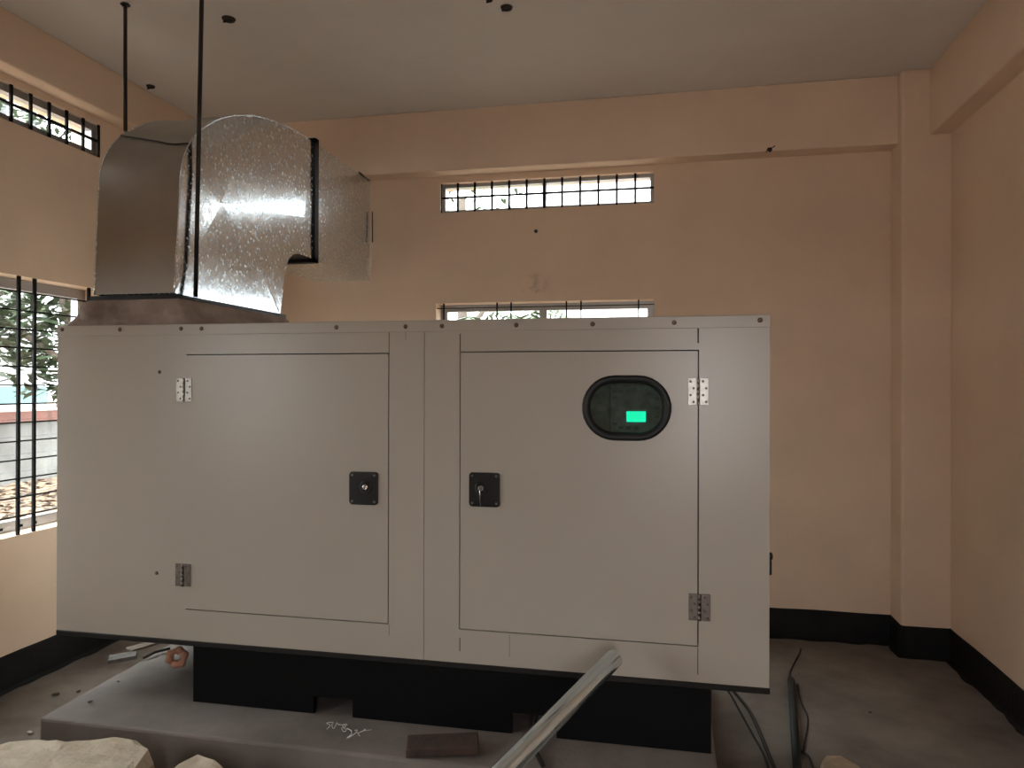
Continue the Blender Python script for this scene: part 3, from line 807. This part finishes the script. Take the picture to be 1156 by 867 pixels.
cable('hanging_cable', [(-.49, 3.02, h(-1.42) + .09), (-.50, 2.90, h(-1.42) + .07), (-.49, 2.83, h(-1.42) + .02), (-.47, 2.76, h(-1.42) + .012), (-.43, 2.67, h(-1.42) + .012)], .009, 'dark cable coming out of the skid opening behind the slanting pipe')

# ------------------------------------------------------------------ outside
GZ = h(-1.62)
bm = new(); box(bm, (-60, -50, GZ - .3), (XL - TH - .02, 70, GZ)); box(bm, (XL - TH - .02, YB + TH + .02, GZ - .3), (60, 70, GZ))
box(bm, (XR + TH + .02, YFR - TH - .02, GZ - .3), (60, YB + TH + .02, GZ))
struct(link('ground', bm, M['ground']))
bm = new(); box(bm, (XL - TH - .02, -50, GZ - .3), (60, YFR - TH - .02, GZ)); struct(link('bounce_apron', bm, M['bounce_apron']))  # pale ground added out of view to bounce skylight onto the ceiling
bm = new(); rnd = random.Random(8)
for k in range(2600):
    x = rnd.uniform(-10.2, -7.2); y = rnd.uniform(6.5, 12.5); s = rnd.uniform(.04, .10); a = rnd.uniform(0, 6.28); tl = rnd.uniform(-.5, .5)
    c = Vector((x, y, GZ + .015 + rnd.uniform(0, .03))); u = Vector((math.cos(a), math.sin(a), tl * .5)) * s; v = Vector((-math.sin(a), math.cos(a), tl)) * s * .5
    bm.faces.new([bm.verts.new(c + q) for q in (-u, v, u, -v)])
lt = tag(link('leaf_litter', bm, M['litter'], recalc=False), 'dry brown fallen leaves on the ground outside the left window', 'leaves', kind='stuff')
cw = tag(empty('compound_wall', (-10.35, 10, GZ)), 'low weathered grey compound wall with brick red top outside left window', 'wall')
bm = new(); box(bm, (-10.5, -12, GZ), (-10.3, 26, h(-.62))); link('wall_body', bm, M['cwall'], cw)
bm = new(); box(bm, (-10.55, -12, h(-.62)), (-10.27, 26, h(-.44))); link('top_band', bm, M['redband'], cw)
bm = new(); box(bm, (-10.56, -12, h(-.44)), (-10.26, 26, h(-.41))); link('coping', bm, M['pale'], cw)
hs = tag(empty('house', (-23, 13, GZ)), 'tall pale overexposed house with turquoise base band outside the left windows', 'house')
bm = new(); box(bm, (-29, 7, GZ), (-17.2, 17.6, 12)); link('wall', bm, M['house'], hs)
bm = new(); box(bm, (-29.05, 6.95, h(-.50)), (-17.15, 17.65, h(-.05))); link('base_band', bm, M['turq'], hs)
for k in range(7):
    bm = new(); box(bm, (-17.2, 11.2 + k * .95, h(5.0)), (-17.0, 11.38 + k * .95, 11.8)); link('fin', bm, M['fin'], hs)
# pale building behind the back windows
bd = tag(empty('apartment_block', (3, 20, GZ)), 'pale overexposed apartment block behind the back windows', 'building')
bm = new(); box(bm, (-3.6, 19, GZ), (12, 26, 11)); link('wall', bm, M['house'], bd)
for i in range(6):
    for j in range(3):
        bm = new(); x = -2.9 + i * 1.7; z = h(1.2) + 2.4 + (j - 1) * 2.9
        box(bm, (x, 18.95, z - .6), (x + .9, 19.02, z + .6)); link('window', bm, M['housewin'], bd)

def leaves(bm, c, rad, n, size, rnd, droop=.3):
    for k in range(n):
        while True:
            p = Vector((rnd.uniform(-1, 1), rnd.uniform(-1, 1), rnd.uniform(-1, 1)))
            if p.length < 1: break
        p = Vector((p.x * rad[0], p.y * rad[1], p.z * rad[2])) + Vector(c)
        a = rnd.uniform(0, 6.28); s = size * rnd.uniform(.6, 1.3)
        u = Vector((math.cos(a), math.sin(a), rnd.uniform(-1, .3) * droop * 2)).normalized() * s
        v = u.cross(Vector((rnd.uniform(-.4, .4), rnd.uniform(-.4, .4), 1))).normalized() * s * .28
        bm.faces.new([bm.verts.new(p + q) for q in (-u, v - u * .1, u, -v - u * .1)])
def tree(loc, trunk, branches, blobs, n, size, label, seed, m='leaf', group=None):
    rnd = random.Random(seed); t = tag(empty('tree', loc), label, 'tree', group)
    L0 = Vector(loc); bm = new()
    tube(bm, catmull([L0 + Vector(p) for p in trunk], 4), [.13 * (1 - .5 * i / (4 * (len(trunk) - 1))) for i in range(4 * (len(trunk) - 1) + 1)], 8); link('trunk', bm, M['bark'], t)
    for br in branches:
        bm = new(); pts = catmull([L0 + Vector(p) for p in br], 4); tube(bm, pts, [.055 * (1 - .7 * i / len(pts)) for i in range(len(pts))], 6); link('branch', bm, M['bark'], t)
    bm = new()
    for c, r in blobs: leaves(bm, L0 + Vector(c), r, n, size, rnd)
    link('foliage', bm, M[m], t, recalc=False)
    return t
tree((-7.5, 8.3, GZ), [(0, 0, 0), (.1, .1, 1.0), (-.1, .25, 1.9), (-.5, .2, 2.8), (-.7, .3, 3.8)],
     [[(-.1, .25, 1.9), (-.4, .9, 2.5), (-.5, 1.5, 3.2)], [(-.1, .2, 1.7), (-.6, -.4, 2.3), (-1.2, -.9, 2.9)], [(.05, .1, 1.2), (-.4, .9, 1.5), (-.8, 1.7, 1.9)]],
     [((-.5, .2, 3.5), (1.5, 1.5, .8)), ((-.4, 1.3, 2.7), (.9, .9, .7)), ((-1.1, -.8, 2.6), (.9, .9, .6)), ((-.6, .0, 2.3), (.7, .7, .6)), ((-.7, .9, 1.75), (1.0, 1.2, .45))], 380, .17,
     'nearer tree with pale crooked branches just outside the left window', 31)
tree((-15.0, 15.9, GZ), [(0, 0, 0), (.2, 0, 1.5), (.1, .3, 3.0), (.0, .2, 4.5)], [[(.1, .2, 2.2), (.8, .9, 3.2), (1.3, 1.3, 4.0)]],
     [((0, .2, 4.6), (1.8, 1.8, 1.2)), ((.9, 1.2, 3.2), (1.3, 1.3, .8)), ((-.6, -1.2, 2.9), (1.4, 1.4, .9))], 700, .22,
     'farther leafy tree beyond the low compound wall', 32, 'leaf2')
tree((-11.7, 12.4, GZ), [(0, 0, 0), (-.1, .1, 1.4), (.1, .1, 3.2), (0, .3, 6.6)], [[(0, .1, 3.5), (.6, .5, 4.6), (1.0, .8, 5.9)]],
     [((0.1, .2, 6.9), (1.5, 1.4, 1.3)), ((.6, .6, 5.8), (1.0, 1.0, .9))], 700, .17,
     'tall tree whose crown shows through the high left window', 33, 'leaf2')
tree((-3.55, 12.5, GZ), [(0, 0, 0), (.1, 0, 1.6), (0, .2, 3.2), (0, .2, 5.0)], [[(0, .1, 2.4), (.7, .2, 3.4), (1.0, .3, 4.1)]],
     [((.15, .1, 5.2), (1.1, 1.0, 1.0)), ((.9, .2, 4.0), (.6, .6, .5))], 260, .13,
     'feathery tree behind the left part of the high back window', 34, 'leaf2')
def palm(loc, hh, label, seed, nfr=19, ln=1.3):
    rnd = random.Random(seed); t = tag(empty('palm', loc), label, 'palm', 'palms behind the back window'); L0 = Vector(loc)
    bm = new(); tube(bm, [L0 + Vector((0, 0, hh * k / 5)) for k in range(6)], [.13, .11, .10, .10, .10, .09], 9); link('trunk', bm, M['bark'], t)
    for k in range(nfr):
        a = 2 * math.pi * k / nfr + rnd.uniform(-.2, .2); up = rnd.uniform(.15, .9); bm = new(); spine = []
        for i in range(13):
            s = i / 12; r = ln * s
            spine.append(L0 + Vector((math.cos(a) * r, math.sin(a) * r, hh + up * ln * s - .85 * ln * s * s)))
        for i in range(1, 13):
            d_ = (spine[i] - spine[i - 1]).normalized(); sd = d_.cross(Vector((0, 0, 1))).normalized()
            for sg in (-1, 1):
                w_ = .36 * math.sin(math.pi * min(1, i / 12 * .9 + .08)) + .06
                tipv = spine[i] + sd * sg * w_ + d_ * .16 - Vector((0, 0, .10 + .1 * rnd.random()))
                bm.faces.new([bm.verts.new(q) for q in (spine[i], spine[i] + d_ * .06, tipv, spine[i] - d_ * .05)])
        link('frond', bm, M['leaf2'], t, recalc=False)
palm((-2.2, 8.3, GZ), 2.15, 'left palm outside the lower back window behind the generator', 41)
palm((-2.9, 15.2, GZ), 2.95, 'right palm outside the lower back window behind the generator', 42)

# ------------------------------------------------------------------ light
wd = bpy.data.worlds.new('overcast_sky'); bpy.context.scene.world = wd; wd.use_nodes = True
nt = wd.node_tree; bg = nt.nodes['Background']
tc = nt.nodes.new('ShaderNodeTexCoord'); sp = nt.nodes.new('ShaderNodeSeparateXYZ'); rp = nt.nodes.new('ShaderNodeValToRGB')
nt.links.new(tc.outputs['Generated'], sp.inputs['Vector']); nt.links.new(sp.outputs['Z'], rp.inputs['Fac'])
rp.color_ramp.elements[0].position = 0.0; rp.color_ramp.elements[0].color = (.95, .97, 1.0, 1)
rp.color_ramp.elements[1].position = .7; rp.color_ramp.elements[1].color = (1.0, 1.0, 1.0, 1)
nt.links.new(rp.outputs['Color'], bg.inputs['Color']); bg.inputs['Strength'].default_value = 13.5

def portal(name, loc, rot, sx, sy):
    l = bpy.data.lights.new(name, 'AREA'); l.shape = 'RECTANGLE'; l.size = sx; l.size_y = sy; l.cycles.is_portal = True
    o = bpy.data.objects.new(name, l); C.objects.link(o); o.location = loc; o.rotation_euler = rot
R90 = math.pi / 2
def mid(w, k): return (w[k + '0'] + w[k + '1']) / 2
for i, w in enumerate((W3, W4, W6)):
    portal('window_light', (XL - .125, mid(w, 'x'), mid(w, 'z')), (0, -R90, 0), w['z1'] - w['z0'], w['x1'] - w['x0'])
for w in (W1, W2): portal('window_light', (mid(w, 'x'), YB + .125, mid(w, 'z')), (-R90, 0, 0), w['x1'] - w['x0'], w['z1'] - w['z0'])
for w in (WFRONT,): portal('front_window_light', (mid(w, 'x'), YFR - .125, mid(w, 'z')), (R90, 0, 0), w['x1'] - w['x0'], w['z1'] - w['z0'])

# ------------------------------------------------------------------ camera
f, yaw, pitch, roll = 821.8348, .2037, .0025, -.0025
fw = Vector((-math.sin(yaw) * math.cos(pitch), math.cos(yaw) * math.cos(pitch), math.sin(pitch)))
rt = Vector((math.cos(yaw), math.sin(yaw), 0)); dn = fw.cross(rt)
r2 = rt * math.cos(roll) + dn * math.sin(roll); d2 = -rt * math.sin(roll) + dn * math.cos(roll)
cam = bpy.data.cameras.new('camera'); co = bpy.data.objects.new('camera', cam); C.objects.link(co)
mw = Matrix((r2, -d2, -fw)).transposed().to_4x4(); mw.translation = Vector((0, 0, H0)); co.matrix_world = mw
cam.sensor_fit = 'HORIZONTAL'; cam.sensor_width = 36; cam.lens = f / 1156 * 36; cam.clip_start = .02; cam.clip_end = 200
sc = bpy.context.scene; sc.camera = co
sc.view_settings.view_transform = 'Standard'; sc.view_settings.look = 'None'; sc.view_settings.exposure = 0.0
sc.cycles.use_denoising = True; sc.cycles.max_bounces = 10; sc.cycles.diffuse_bounces = 6; sc.cycles.transparent_max_bounces = 12
sc.cycles.sample_clamp_indirect = 8.0
